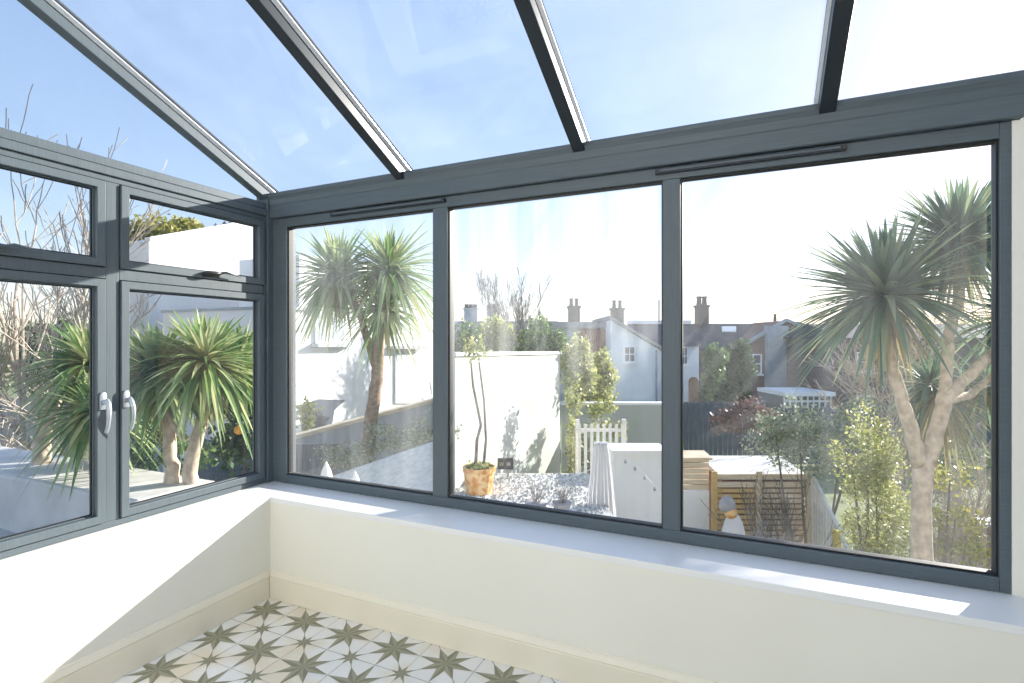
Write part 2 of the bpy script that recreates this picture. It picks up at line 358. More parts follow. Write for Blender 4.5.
# ------------------------------------------------------------------ glass roof
SL = .454
ry = lambda y, dz=0: 2.505 + (FY - y) * SL + dz
roof = struct(empty('ceiling', (FX, FY, 2.5)))
rx = [-2.895, -1.815, -.758, .283, 1.35, 2.41]
for x in rx:
    e = x == rx[0]
    b = MB(); w = .03 if not e else .034
    y0, y1 = FY + .06, YF
    d = Vector((0, y1 - y0, (y0 - y1) * SL))
    def sec(pts): b.prism([(x + a, y0, ry(y0) + z) for a, z in pts], d)
    sec([(-w, -.085), (w, -.085), (w, -.03), (w - .006, -.03), (w - .006, -.006), (-w + .006, -.006), (-w + .006, -.03), (-w, -.03)])
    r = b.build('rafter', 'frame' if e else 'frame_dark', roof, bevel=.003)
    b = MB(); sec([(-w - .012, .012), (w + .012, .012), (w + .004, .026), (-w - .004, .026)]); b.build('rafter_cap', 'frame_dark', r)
    b = MB()
    for s in (-1, 1): sec([(s * (w + .001), -.026), (s * (w + .012), -.008), (s * (w + .012), -.002), (s * (w - .005), -.002)])
    b.build('glazing_strip', 'alu', r)
for i in range(len(rx)):
    a, c = rx[i], (rx[i + 1] if i + 1 < len(rx) else XR)
    y0, y1 = FY + .08, YF
    b = MB(); b.prism([(a + .002, y0, ry(y0)), (c - .002, y0, ry(y0)), (c - .002, y0, ry(y0) + .008), (a + .002, y0, ry(y0) + .008)], (0, y1 - y0, (y0 - y1) * SL)); b.build('roof_pane', 'roof_glass', roof)
b = MB(); b.prism([(FX - .012, FY - .03, 2.42), (FX - .012, YF, 2.42), (FX - .012, YF, ry(YF) - .06), (FX - .012, FY - .03, ry(FY - .03) - .06)], (-.008, 0, 0)); b.build('gable_pane', 'pane_left', roof)

# ------------------------------------------------------------------ outdoor helpers
def leaf_blob(b, c, r, n, size, up=0):
    for _ in range(n):
        while True:
            q = Vector((rnd.uniform(-1, 1), rnd.uniform(-1, 1), rnd.uniform(-1, 1)))
            if .25 < q.length < 1: break
        q = q * (1 + .18 * math.sin(q.x * 7 + c[0]) * math.sin(q.z * 6 + c[2] * 3))
        p = Vector((c[0] + q.x * r[0], c[1] + q.y * r[1], c[2] + q.z * r[2]))
        d = Vector((rnd.gauss(0, 1), rnd.gauss(0, 1), rnd.gauss(up, 1))).normalized()
        a = d.cross(Vector((rnd.gauss(0, 1), rnd.gauss(0, 1), rnd.gauss(0, 1)))).normalized()
        s_ = size * rnd.uniform(.6, 1.3)
        b.add([p, p + d * s_ * .5 + a * s_ * .28, p + d * s_, p + d * s_ * .5 - a * s_ * .28], [(0, 1, 2, 3)])
def branch(b, p, d, ln, r, depth, spread=.5, lift=.1, seg=5, k=(2, 3), minr=.003):
    n = 4; pts = [p.copy()]; rs = [r]; dd = d.copy()
    for i in range(n):
        dd = (dd + Vector((rnd.gauss(0, .10), rnd.gauss(0, .10), rnd.gauss(lift * .3, .06)))).normalized()
        pts.append(pts[-1] + dd * ln / n); rs.append(max(minr, r * (1 - .45 * (i + 1) / n)))
    b.tube(pts, rs, seg if depth > 1 else 3, False)
    if depth <= 0: return
    for _ in range(rnd.randint(*k)):
        i = rnd.randint(1, n); nd = (dd + Vector((rnd.gauss(0, spread), rnd.gauss(0, spread), rnd.gauss(lift, spread * .5)))).normalized()
        branch(b, pts[i], nd, ln * rnd.uniform(.55, .8), rs[i] * .7, depth - 1, spread, lift, seg, k, minr)
    branch(b, pts[-1], dd, ln * .7, rs[-1], depth - 1, spread, lift, seg, k, minr)
def crown(b, c, n, ln, w, axis=(0, 0, 1), lo=5, hi=125, droop=.35, seg=6):
    c = Vector(c); ax = Vector(axis).normalized(); q = Vector((0, 0, 1)).rotation_difference(ax)
    for i in range(n):
        t = (i + .5) / n; th = math.radians(lo + (hi - lo) * t ** .72); ph = i * 2.39996 + rnd.uniform(-.2, .2)
        d = q @ Vector((math.sin(th) * math.cos(ph), math.sin(th) * math.sin(ph), math.cos(th)))
        l = ln * rnd.uniform(.8, 1.1) * (1.0 if t > .12 else .8); dr = droop * rnd.uniform(.6, 1.7) * (0.45 + t)
        side = d.cross(Vector((0, 0, 1))); side = side.normalized() if side.length > .05 else Vector((1, 0, 0))
        o = c + d * .05; vs = []
        for k in range(seg + 1):
            u = k / seg; p = o + d * l * u + Vector((0, 0, -dr * l * u * u))
            ww = w * (0.55 + 1.8 * u if u < .25 else 1.0 * (1 - ((u - .25) / .75) ** 1.6)) * .5 + .0008
            nrm = side.cross(d).normalized()
            vs += [p - side * ww, p + nrm * ww * -.35, p + side * ww]
        fs = []
        for k in range(seg):
            a = 3 * k; fs += [(a, a + 1, a + 4, a + 3), (a + 1, a + 2, a + 5, a + 4)]
        b.add(vs, fs)
def palm(base, label, stems, heads, lm, n=150, group=None, bark='palm_trunk'):
    t = yard('cabbage_palm', base, label, 'palm tree', group)
    b = MB()
    for pts, rs in stems:
        P = []; R_ = []
        for i in range(len(pts) - 1):
            for k in range(6):
                u = k / 6; P.append(Vector(pts[i]).lerp(Vector(pts[i + 1]), u) + Vector((rnd.gauss(0, .006), rnd.gauss(0, .006), 0))); R_.append((rs[i] * (1 - u) + rs[i + 1] * u) * rnd.uniform(.95, 1.05))
        P.append(Vector(pts[-1])); R_.append(rs[-1]); b.tube(P, R_, 12)
    b.build('trunk', bark, t, smooth=True)
    for (c, ln, w, ax, nn, *hd) in heads:
        hi, dr = hd or (122, .35)
        b = MB(); crown(b, c, int(n * nn), ln, w, ax, 5, hi, dr); b.build('leaf_crown', lm, t, recalc=False)
        b = MB(); crown(b, Vector(c) - Vector((0, 0, .04)), int(n * nn * .16), ln * .6, w * .7, ax, hi, 170, .3); b.build('dead_leaf_skirt', 'palm_dead', t, recalc=False)
    return t
GZ = -3.0                       # garden level

# lawn and distant ground
b = MB(); b.box((-60, 3.5, GZ - .3), (70, 90, GZ)); o = b.build('ground', 'lawn', base=(0, 0, GZ), rotz=YAW); struct(o)

# ------------------------------------------------------------------ palm trees
D = 5.2
t = palm((gx(918, D), D, GZ), 'tall forked cabbage palm beyond the right pane, with pale trunk and spiky crowns',
     [([(gx(920, D), D, GZ), G(922, 620, D), G(921, 500, D), G(924, 455, D)], [.125, .098, .086, .082]),
      ([G(920, 466, D), G(905, 410, D), G(893, 370, D), G(884, 318, D - .1)], [.072, .060, .055, .050]),
      ([G(927, 462, D), G(940, 420, D), G(946, 392, D)], [.075, .072, .068]),
      ([G(944, 402, D), G(948, 340, D + .1), G(962, 280, D + .2)], [.055, .050, .045]),
      ([G(945, 398, D), G(975, 370, D), G(1012, 335, D)], [.058, .052, .050]),
      ([G(948, 400, D + .05), G(970, 395, D + .3), G(1000, 370, D + .5)], [.045, .04, .035])],
     [(G(886, 296, D - .15), .98, .066, (-.3, 0, 1), 1.7, 112, .24), (G(958, 244, D + .2), .88, .062, (.0, 0, 1), 1.6, 112, .24), 
      (G(1020, 320, D), .8, .055, (.5, 0, .9), .9), (G(930, 385, D + .9), .6, .05, (-.1, .2, .3), .5), (G(985, 385, D + .8), .6, .05, (.1, .4, .2), .4)], 'palm_grey', 170)
b = MB(); crown(b, G(940, 392, D + .75), 110, .66, .035, (0, 0, 1), 95, 165, .35); b.build('dead_leaf_skirt', 'palm_dead', t, recalc=False)

D = 8.9
palm((gx(352, D), D, GZ), 'cabbage palm with slim brown trunk in front of the reflected white house beyond the first pane',
     [([(gx(352, D), D, GZ), G(358, 500, D), G(370, 430, D), G(378, 370, D), G(380, 310, D)], [.17, .14, .12, .10, .085]),
      ([G(378, 375, D), G(362, 320, D + .1), G(350, 285, D + .1)], [.075, .065, .06])],
     [(G(338, 276, D + .1), 1.12, .088, (-.35, 0, 1), 1.4), (G(388, 272, D), 1.12, .088, (.15, 0, 1), 1.4), (G(384, 308, D - .1), .9, .08, (.1, -.2, .4), .7)], 'palm_leaf', 140, bark='palm_brown')

D = 5.0
palm((gx(180, D), D, GZ), 'twin-stemmed cabbage palm beside the felt roof, crown filling the side window',
     [([(gx(196, D), D, GZ), G(192, 520, D), G(190, 465, D), G(203, 420, D), G(214, 375, D)], [.10, .085, .062, .055, .045]),
      ([(gx(172, D), D, GZ), G(172, 520, D), G(172, 465, D), G(168, 425, D), G(152, 375, D + .1)], [.10, .085, .058, .052, .045]),
      ([G(186, 440, D), G(174, 425, D), G(166, 408, D)], [.035, .03, .03])],
     [(G(206, 362, D), .66, .062, (.05, 0, 1), 1.8), (G(158, 372, D), .66, .062, (-.2, 0, .9), 1.5), (G(240, 362, D + .5), .6, .055, (.3, 0, 1), .9)], 'palm_leaf', 160)
D = 5.8
palm((gx(44, D), D, GZ), 'cabbage palm with thick straight trunk behind the left casement pane',
     [([(gx(42, D), D, GZ), G(42, 500, D), G(42, 440, D), G(56, 395, D), G(84, 372, D)], [.11, .10, .08, .07, .06])],
     [(G(92, 366, D - .1), .72, .064, (.0, 0, 1), 1.7), (G(96, 412, D - .5), .60, .058, (.1, -.1, .8), 1.1)], 'palm_leaf', 150)

# ------------------------------------------------------------------ shrubs and hedges
def shrub(name, base, label, cat, blobs, lm, size, stem=True, group=None, bark='bark'):
    t = yard(name, base, label, cat, group)
    b = MB()
    for c, r, n in blobs:
        leaf_blob(b, c, r, n // 5, size)
        for _ in range(11):
            q = Vector((rnd.gauss(0, 1), rnd.gauss(0, 1), rnd.gauss(0, 1))).normalized() * rnd.uniform(.45, .95); f = rnd.uniform(.28, .5)
            leaf_blob(b, (c[0] + q.x * r[0], c[1] + q.y * r[1], c[2] + q.z * r[2]), (r[0] * f, r[1] * f, r[2] * f * rnd.uniform(.8, 1.3)), n // 11, size)
    b.build('foliage', lm, t, recalc=False)
    if stem:
        b = MB()
        for c, r, n in blobs: 
            p = Vector(base) + Vector((rnd.uniform(-.08, .08), rnd.uniform(-.08, .08), 0)); c = Vector(c)
            b.tube([p, p.lerp(c, .5) + Vector((rnd.gauss(0, .06), 0, 0)), c], [.035, .025, .01], 6)
        b.build('stem', bark, t, smooth=True)
    return t
D = 7.0
shrub('shrub', (gx(870, D), D, GZ), 'yellow-green leafy shrub left of the forked palm trunk', 'shrub',
      [(G(876, 490, D), (.42, .5, .6), 3000), (G(866, 535, D), (.30, .4, .35), 1100), (G(893, 540, D), (.42, .5, .4), 1400), (G(868, 440, D), (.32, .3, .4), 800), (G(852, 465, D), (.25, .3, .3), 500)], 'leaf_yellow', .052)
D = 7.6
shrub('shrub', (gx(955, D), D, GZ), 'sparse golden shrub at the foot of the forked palm, right of its trunk', 'shrub',
      [(G(955, 520, D), (.3, .3, .25), 300), (G(965, 548, D), (.35, .4, .18), 350), (G(950, 480, D), (.3, .3, .25), 160)], 'leaf_gold', .08)
D = 9.5
shrub('shrub', (gx(805, D), D, GZ), 'grey-green airy shrub behind the slatted bin store', 'shrub',
      [(G(800, 440, D), (.75, .6, .6), 2200), (G(840, 455, D), (.7, .6, .7), 1800), (G(775, 430, D), (.4, .4, .35), 500), (G(860, 425, D), (.5, .5, .5), 900)], 'leaf_olive', .07)
D = 10.5
shrub('shrub', (gx(960, D), D, GZ), 'green arching shrub behind the palm trunk near the right frame', 'shrub',
      [(G(955, 458, D), (.9, .6, .35), 700), (G(985, 475, D), (.7, .6, .3), 450)], 'leaf_mid', .09)
D = 28
shrub('evergreen_bush', (gx(738, D), D, GZ), 'rounded dark evergreen in front of the brick house', 'bush',
      [(G(738, 372, D), (.85, .9, 1.5), 2400), (G(728, 385, D), (.8, .9, 1.1), 1000)], 'leaf_dark', .3)
D = 26
shrub('evergreen_bush', (gx(712, D), D, GZ), 'lighter green bush left of the dark evergreen, by the white cottage', 'bush',
      [(G(714, 364, D), (.5, .6, 1.1), 800), (G(708, 385, D), (.35, .6, .8), 400)], 'leaf_mid', .26)
D = 15.5
shrub('twiggy_bush', (gx(742, D), D, GZ), 'leafless red-brown bush in front of the dark fence', 'bush',
      [(G(742, 418, D), (.9, .5, .5), 900), (G(765, 425, D), (.5, .4, .4), 400)], 'leaf_brown', .13)
for (px, py, D, r, lab, lm, n) in ((463, 352, 13, (.5, .6, .8), 'green bush behind the reflected pale wall, nearest the first mullion', 'leaf_mid', 1300),
    (498, 348, 14, (.8, .6, .75), 'yellow-green bush above the reflected pale wall, under the bare tree', 'leaf_yellow', 1500),
    (540, 347, 14.5, (.75, .6, .85), 'dark ivy-like bush above the reflected pale wall, left of the tall hedge', 'leaf_mid', 1700),
    (576, 362, 13.5, (.42, .5, .75), 'bright leafy bush at the right end of the reflected pale wall', 'leaf_yellow', 1000),
    (600, 375, 15, (.5, .5, .9), 'yellow-green hedge plant below the brown boarded gable', 'leaf_yellow', 1400)):
    shrub('garden_bush', (gx(px, D), D, GZ), lab, 'bush', [(G(px, py, D), r, n), (G(px, py + 14, D), (r[0], r[1], r[2] * 1.1), n // 2)], lm, .13)
D = 11
shrub('climbing_plant', (gx(572, D), D, GZ), 'narrow leafy climber growing up beside the slatted white fence', 'climber',
      [(G(572, 440, D), (.14, .2, .8), 500), (G(570, 475, D), (.2, .2, .3), 300), (G(575, 400, D), (.16, .2, .5), 300)], 'leaf_yellow', .09)
D = 11.6
shrub('garden_bush', (gx(600, D), D, GZ), 'dark green bush filling the gaps behind the white slatted fence', 'bush',
      [(G(598, 455, D), (.5, .3, .7), 1500)], 'leaf_mid', .1)
D = 12.4
shrub('climbing_plant', (gx(608, D), D, GZ), 'bushy climber above the slatted white fence, beside the white shed', 'climber',
      [(G(610, 430, D), (.4, .2, .25), 500), (G(600, 410, D), (.35, .2, .25), 350)], 'leaf_yellow', .09)
D = 8.2
shrub('hedge', (gx(395, D), D, GZ), 'clipped pale green hedge above the speckled slab', 'hedge',
      [(G(350, 455, D), (.6, .3, .22), 900), (G(395, 442, D), (.6, .3, .25), 900), (G(428, 432, D), (.45, .3, .32), 800)], 'leaf_olive', .06)
D = 6.0
shrub('shrub', (gx(148, D), D, GZ), 'low dark green shrub at the foot of the twin palm trunks', 'shrub',
      [(G(150, 445, D), (.4, .3, .28), 700), (G(135, 425, D), (.3, .3, .25), 400), (G(192, 455, D), (.3, .3, .18), 300)], 'leaf_mid', .07)
D = 6.6
shrub('shrub', (gx(235, D), D, GZ), 'dark shrub in shade beside the corner post, carrying an orange fruit', 'shrub',
      [(G(232, 430, D), (.35, .3, .45), 700), (G(245, 395, D), (.3, .3, .4), 450)], 'leaf_dark', .1)
b = MB(); b.blob(G(239, 430, 6.2), .055, 3, .01); tag(b.build('orange', 'orange', smooth=True, base=G(239, 435, 6.2), rotz=YAW), 'round orange fruit hanging in the dark shrub by the corner post', 'fruit')
D = 18
t = shrub('leafy_tree', (gx(160, D), D, GZ), 'yellow-green tree rising above the reflected white gable in the small top light', 'tree',
      [(G(165, 232, D), (1.3, 1, .7), 1800), (G(190, 238, D), (.9, .8, .5), 700), (G(142, 245, D), (.7, .8, .7), 700), (G(145, 300, D), (.35, .5, 1.8), 700)], 'leaf_gold', .2)
D = 20
shrub('leafy_tree', (gx(240, D), D, GZ), 'bronze-leaved tree behind the reflected white gable, at the right of the top light', 'tree',
      [(G(240, 240, D), (.9, .8, .9), 700), (G(222, 238, D), (.6, .6, .6), 300)], 'leaf_brown', .2)
D = 22
shrub('distant_bush', (gx(40, D), D, GZ), 'brown and green thicket at the far left behind the casement', 'bush',
      [(G(30, 360, D), (2.4, 1.5, 1.4), 1500), (G(80, 350, D), (1.6, 1.5, 1.6), 1200), (G(-20, 350, D), (2, 1.5, 2), 900)], 'leaf_olive', .22)
D = 16
shrub('distant_bush', (gx(10, D), D, GZ), 'dark ivy mass under the bare trees at the far left', 'bush',
      [(G(45, 345, D), (.8, 1, .7), 700), (G(60, 375, D), (.9, 1, .8), 700)], 'leaf_dark', .2)

# bare trees
def bare(base, label, ln, r, depth, m, lean=(0, 0, 1), n=1, k=(2, 3), spread=.45, lift=.15, minr=.004, group=None):
    t = yard('bare_tree', base, label, 'tree', group); b = MB(); rnd.seed(len(label) * 7 + 3)
    for _ in range(n): branch(b, Vector(base) + Vector((rnd.gauss(0, .1) * (n > 1), 0, 0)), (Vector(lean) + Vector((rnd.gauss(0, .12) * (n > 1), rnd.gauss(0, .1) * (n > 1), 0))).normalized(), ln, r, depth, spread, lift, 6, k, minr)
    b.build('branches', m, t, recalc=False); return t
D = 16
bare((gx(534, D), D, GZ), 'slender leafless tree standing above the pale render wall', 2.3, .07, 6, 'bark_grey', n=1, spread=.40, lift=.35, minr=.008)
D = 20
bare((gx(548, D), D, GZ), 'small leafless sapling right of the slender bare tree', 2.2, .05, 4, 'bark_grey', n=1, spread=.35, lift=.2, minr=.012)
D = 11
bare((gx(62, D), D, GZ), 'tall bare tree with pale upright trunk in the upper left light', 3.1, .09, 5, 'bark_pale', n=1, spread=.36, lift=.15, minr=.008, k=(2, 3))
D = 10
bare((gx(18, D), D, GZ), 'pale leafless tree at the far left edge, thin upright branches', 3.1, .08, 4, 'bark_pale', n=1, spread=.5, lift=.15, minr=.008, k=(2, 3))
D = 8.5
bare((gx(0, D), D, GZ + .2), 'low tangled bare shrub beside the grey fence at far left', 1.5, .05, 5, 'bark_pale', n=3, spread=.7, lift=.05, minr=.006)
D = 12
bare((gx(100, D), D, GZ), 'thin bare tree between the two side palms, behind the mullion', 1.6, .05, 4, 'bark_pale', n=1, spread=.45, lift=.2, minr=.008)
D = 8
bare((gx(968, D), D, GZ), 'bare white-twigged shrub right of the forked palm trunk', 1.0, .03, 5, 'bark_pale', n=4, spread=.6, lift=.1, minr=.004)
D = 8.8
bare((gx(782, D), D, GZ), 'dead brown shrub in front of the slatted bin store', .95, .018, 3, 'bark', n=5, spread=.35, lift=.2, minr=.005)
bare((gx(752, D), D - .5, GZ), 'dry twiggy plant between the statue and the dead brown shrub', .6, .015, 4, 'bark_grey', n=4, spread=.5, lift=.2, minr=.004)
bare((gx(896, 12), 12, GZ), 'tangle of pale bare twigs above the yellow-green shrub', 1.9, .04, 5, 'bark_pale', n=3, spread=.6, lift=.1, minr=.007)

# ------------------------------------------------------------------ houses across the gardens
def hwin(root, px0, px1, py0, py1, D, bars=(1, 1), pm='dark_glass', label=None, sill=True, fw=.09):
    x0, x1 = gx(px0, D), gx(px1, D); z0, z1_ = gz(py1, D), gz(py0, D); y = D
    P = lambda u, z, d: (u, y + d, z)
    b = MB(); b.ring(P, (x0, x1, z0, z1_), (x0 + fw, x1 - fw, z0 + fw, z1_ - fw), -.08, .06)
    for k in range(bars[0]): x = x0 + (x1 - x0) * (k + 1) / (bars[0] + 1); b.box((x - fw * .3, y - .05, z0 + fw), (x + fw * .3, y + .02, z1_ - fw))
    for k in range(bars[1]): z = z0 + (z1_ - z0) * (k + 1) / (bars[1] + 1); b.box((x0 + fw, y - .055, z - fw * .35), (x1 - fw, y + .02, z + fw * .35))
    if sill: b.box((x0 - fw, y - .16, z0 - fw * 1.3), (x1 + fw, y + .02, z0 - .001))
    w = b.build('window', 'white', root)
    b = MB(); b.box((x0 + fw * .8, y - .02, z0 + fw * .8), (x1 - fw * .8, y + .01, z1_ - fw * .8)); b.build('window_glass', pm, w)
    return w
M['chimney_brick'] = mat('sooty_chimney_brick', (.10, .09, .09), .9)
def chimney(root, px0, px1, py0, py1, D, m, pots=2, dep=.7, pot_h=.55, potr=.14):
    x0, x1 = gx(px0, D), gx(px1, D); z0, z1_ = gz(py1, D), gz(py0, D) - pot_h
    b = MB(); b.box((x0, D, z0), (x1, D + dep, z1_ - .16)); b.box((x0 - .07, D - .07, z1_ - .16), (x1 + .07, D + dep + .07, z1_)); c = b.build('chimney', m, root)
    for k in range(pots):
        x = x0 + (x1 - x0) * (k + .5) / pots
        b = MB(); b.lathe((x, D + dep / 2, z1_), [(potr * 1.15, 0), (potr, .08), (potr * .85, pot_h * .8), (potr * 1.1, pot_h * .85), (potr * 1.05, pot_h)], 12); b.build('chimney_pot', 'pot_clay', c, smooth=False)
def block(root, px0, px1, pyt, D, dep, m, name='wall', z0=GZ):
    b = MB(); b.box((gx(px0, D), D, z0), (gx(px1, D), D + dep, gz(pyt, D))); return b.build(name, m, root)
# white lean-to cottage
D = 33
r = yard('house', (gx(640, D), D, GZ), 'white rendered cottage with one sloping roof and a small four-pane window', 'house')
xa, xb = gx(611, D), gx(660, D)
b = MB(); b.prism([(xa, D, GZ), (xb, D, GZ), (xb, D, gz(350, D)), (xa, D, gz(320, D))], (0, 7, 0)); b.build('wall', 'render', r)
b = MB(); zz = .22; b.prism([(xa - .1, D - .2, gz(320, D) + .06), (xb + .35, D - .2, gz(352, D)), (xb + .35, D - .2, gz(352, D) + zz), (xa - .1, D - .2, gz(320, D) + zz + .06)], (0, 7.4, 0)); b.build('roof', 'roof_pale', r)
hwin(r, 623.5, 635.5, 346, 362.5, D)
b = MB(); b.tube([(xb - .25, D - .08, GZ), (xb - .25, D - .08, gz(350, D))], .06, 8); b.build('drainpipe', 'stone', r)
chimney(r, 612, 624, 300, 325, D + 4, 'chimney_brick', 2)
b = MB(); b.tube([G(628, 325, D + 4), G(628, 299, D + 4)], .03, 6); b.tube([G(622, 300, D + 4), G(630, 300, D + 4)], .025, 6); b.tube([G(624, 303, D + 4), G(630, 303, D + 4)], .02, 6); b.build('aerial', 'stone', r)
# boarded brown gable left of it
D = 35
r = yard('house', (gx(560, D), D, GZ), 'long low terrace with pale weathered roof and brown boarded end', 'house')
block(r, 470, 611, 326, D, 6, 'render_grey'); b = MB(); b.box((gx(470, D), D - .3, gz(328, D)), (gx(611, D), D + 6, gz(322, D))); b.build('roof', 'roof_pale', r)
b = MB()
for k in range(13): x = gx(579, D) + k * .165; b.box((x, D - .12, GZ), (x + .14, D, gz(329, D)))
b.build('cladding', 'brown', r)
chimney(r, 569, 580, 298, 326, D + 2, 'chimney_brick', 2)
D = 44
r = yard('house', (gx(480, D), D, GZ), 'distant pale terrace with two square chimneys behind the bare tree', 'house')
block(r, 440, 560, 334, D, 8, 'render_grey'); xa, xb = gx(438, D), gx(562, D)
b = MB(); b.prism([(xa, D - .3, gz(334, D)), (xa, D + 4, gz(319, D)), (xa, D + 8.3, gz(334, D))], (xb - xa, 0, 0)); b.build('roof', 'roof_pale', r)
chimney(r, 464, 477, 304, 330, D + 3, 'render_grey', 3, 1, .35, .2); chimney(r, 487, 496, 304, 330, D + 3, 'render_grey', 2, 1, .35, .2)
# white cottage with slate roof
D = 38
r = yard('house', (gx(680, D), D, GZ), 'white rendered cottage under a dark slate roof beside the right mullion', 'house')
block(r, 655, 699, 345, D, 7, 'render'); xa, xb = gx(638, D), gx(701, D)
b = MB(); b.prism([(xa, D - .3, gz(346, D)), (xa, D + 3.5, gz(322, D)), (xa, D + 7.3, gz(346, D))], (xb - xa, 0, 0)); b.build('roof', 'slate', r)
b = MB(); b.box((xa, D + 3.2, gz(322.5, D)), (xb + .4, D + 3.8, gz(318.5, D))); b.build('ridge_coping', 'render', r)
hwin(r, 681, 688, 347, 365, D, (1, 1)); hwin(r, 664, 672, 349, 365, D, (1, 1))
chimney(r, 698, 709, 296, 324, D + 3, 'chimney_brick', 2, .8, .7, .2)
b = MB(); b.tube([G(659, 322, D + 3), G(659, 300, D + 3)], .06, 6); b.build('flue', 'stone', r)
# brick terrace
D = 37
r = yard('house', (gx(770, D), D, GZ), 'brick terrace with slate roof, two roof lights and a gabled wing', 'house')
block(r, 700, 800, 349, D + 1.2, 7, 'brick', 'wall')
xa, xb = gx(700, D + 1), gx(800, D + 1)
b = MB(); b.prism([(xa, D + .9, gz(350, D + 1)), (xa, D + 4.7, gz(322, D + 1)), (xa, D + 8.5, gz(350, D + 1))], (xb - xa, 0, 0)); rf = b.build('roof', 'slate', r)
for p0, p1, q0, q1 in ((721, 735, 326.5, 332.5), (753, 761, 328.5, 334.5)):
    def rp(px, py):    # a point on the front roof slope
        t = (350 - py) / 28.0; return Vector((gx(px, D + 1 + 3.8 * t), D + .86 + 3.8 * t, gz(350, D + 1) * (1 - t) + gz(322, D + 1) * t + .05))
    b = MB(); b.prism([rp(p0, q1), rp(p1, q1), rp(p1, q0), rp(p0, q0)], (0, -.08, .06)); b.build('roof_light', 'white', rf)
b = MB(); b.prism([G(733, 352, D), (gx(733, D), D, GZ), (gx(845, D), D, GZ), G(845, 352, D), G(842, 340, D), G(800, 322, D), G(786, 320.5, D)], (0, 5, 0)); w = b.build('gable_wing', 'brick_red', r)
b = MB(); b.bar(G(730, 353, D - .1), G(786, 320, D - .1), .25, .2); b.bar(G(786, 320, D - .1), G(850, 346, D - .1), .25, .2); b.build('verge', 'render_grey', r)
b = MB(); b.box((gx(764.5, D), D - .5, GZ), (gx(785, D), D, gz(326, D))); b.build('reflected_band', 'render_grey', r)  # pale band reflected in the glass, built as a stack on the gable
for q in ((744.5, 761.5, 354, 374), (793.5, 811.5, 355, 377), (838, 852, 352, 371)): hwin(r, *q, D - .02, (1, 1))
b = MB(); b.lathe(G(775, 322, D + 3), [(.12, 0), (.1, .5), (.12, .6)], 10); b.build('chimney_pot', 'pot_clay', r)
# right-hand brick house, mostly behind the palm
D = 30
r = yard('house', (gx(930, D), D, GZ), 'shaded brick house behind the forked palm, at the right edge', 'house')
block(r, 846, 1030, 338, D, 7, 'brick'); xa, xb = gx(842, D), gx(1034, D)
b = MB(); b.prism([(xa, D - .3, gz(338, D)), (xa, D + 3.5, gz(322, D)), (xa, D + 7.3, gz(338, D))], (xb - xa, 0, 0)); b.build('roof', 'slate', r)
hwin(r, 856, 874, 352, 372, D); hwin(r, 978, 992, 357, 384, D); hwin(r, 856, 872, 395, 412, D)
# conservatory
D = 29
r = yard('conservatory', (gx(808, D), D, GZ), 'small white glazed conservatory at the foot of the brick gable', 'conservatory')
x0, x1 = gx(784, D), gx(832, D); zt = gz(396, D)
b = MB(); b.box((x0 - .1, D - .2, zt), (x1 + .1, D + 3, zt + .22)); b.build('roof', 'white', r)
b = MB(); n = 9
for k in range(n): x = x0 + (x1 - x0 - .07) * k / (n - 1); b.box((x, D, GZ + .001), (x + .07, D + .07, zt))
for z in (GZ + .55, GZ + 1.2, zt - .35): b.box((x0, D + .01, z), (x1, D + .06, z + .05))
b.build('window_frame', 'white', r)
b = MB(); b.box((x0, D + .07, GZ), (x1, D + 3, zt - .001)); b.build('glazing', 'dark_glass', r)
# small brown arched gate near the white cottage
D = 30
b = MB(); cx = gx(694, D); zt = gz(377, D)
b.prism([(cx + .28 * math.cos(t), D, zt - .28 + .28 * math.sin(t)) for t in [math.pi * k / 10 for k in range(11)]] + [(cx - .28, D, GZ), (cx + .28, D, GZ)], (0, .12, 0))
tag(b.build('garden_gate', 'brown', base=(cx, D, GZ), rotz=YAW), 'red-brown round-topped gate in front of the white cottage', 'gate')
# garden furniture seen small under the evergreen
D = 24
r = yard('garden_chair', (gx(754, D), D, GZ), 'white garden chair under the dark evergreen', 'chair')
x = gx(754, D); zs = GZ + .9
for dx in (-.35, .35):
    for dy in (0, .5): b = MB(); b.tube([(x + dx, D + dy, GZ), (x + dx * .9, D + dy, GZ + .45)], .03, 6); b.build('leg', 'white', r)
b = MB(); b.box((x - .38, D - .05, GZ + .45), (x + .38, D + .55, GZ + .51)); b.build('seat', 'white', r)
b = MB()
for k in range(6): xx = x - .36 + k * .135; b.box((xx, D + .5, GZ + .5), (xx + .06, D + .54, GZ + 1.1))
b.box((x - .38, D + .49, GZ + 1.1), (x + .38, D + .55, GZ + 1.18)); b.build('backrest', 'white', r)

# ------------------------------------------------------------------ garden walls, fences, sheds
def fence(px0, px1, py, D, label, m, vert=True, gap=.02, w=.14, D2=None, z0=GZ, cat='fence', nm='timber_fence'):
    r = yard(nm, (gx((px0 + px1) / 2, D), D, z0), label, cat); x0, x1 = gx(px0, D), gx(px1, D); zt = gz(py, D)
    b = MB(); x = x0
    while x < x1: b.box((x, D, z0 + .05), (min(x + w, x1), D + .025, zt)); x += w + gap
    b.build('boards', m, r)
    for za in (zt - .3, z0 + .3): b = MB(); b.box((x0, D + .025, za), (x1, D + .08, za + .1)); b.build('rail', m, r)
    k = max(1, round((x1 - x0) / 2.2))
    for i in range(k + 1): x = x0 + (x1 - x0) * i / k; b = MB(); b.box((x - .05, D + .08, z0), (x + .05, D + .18, zt + .02)); b.build('post', m, r)
    return r
fence(679, 766, 402, 17, 'dark stained board fence below the brick terrace', 'timber_dark')
fence(766, 1010, 408, 19, 'dark garden fence running behind the grey-green shrub', 'timber_dark')
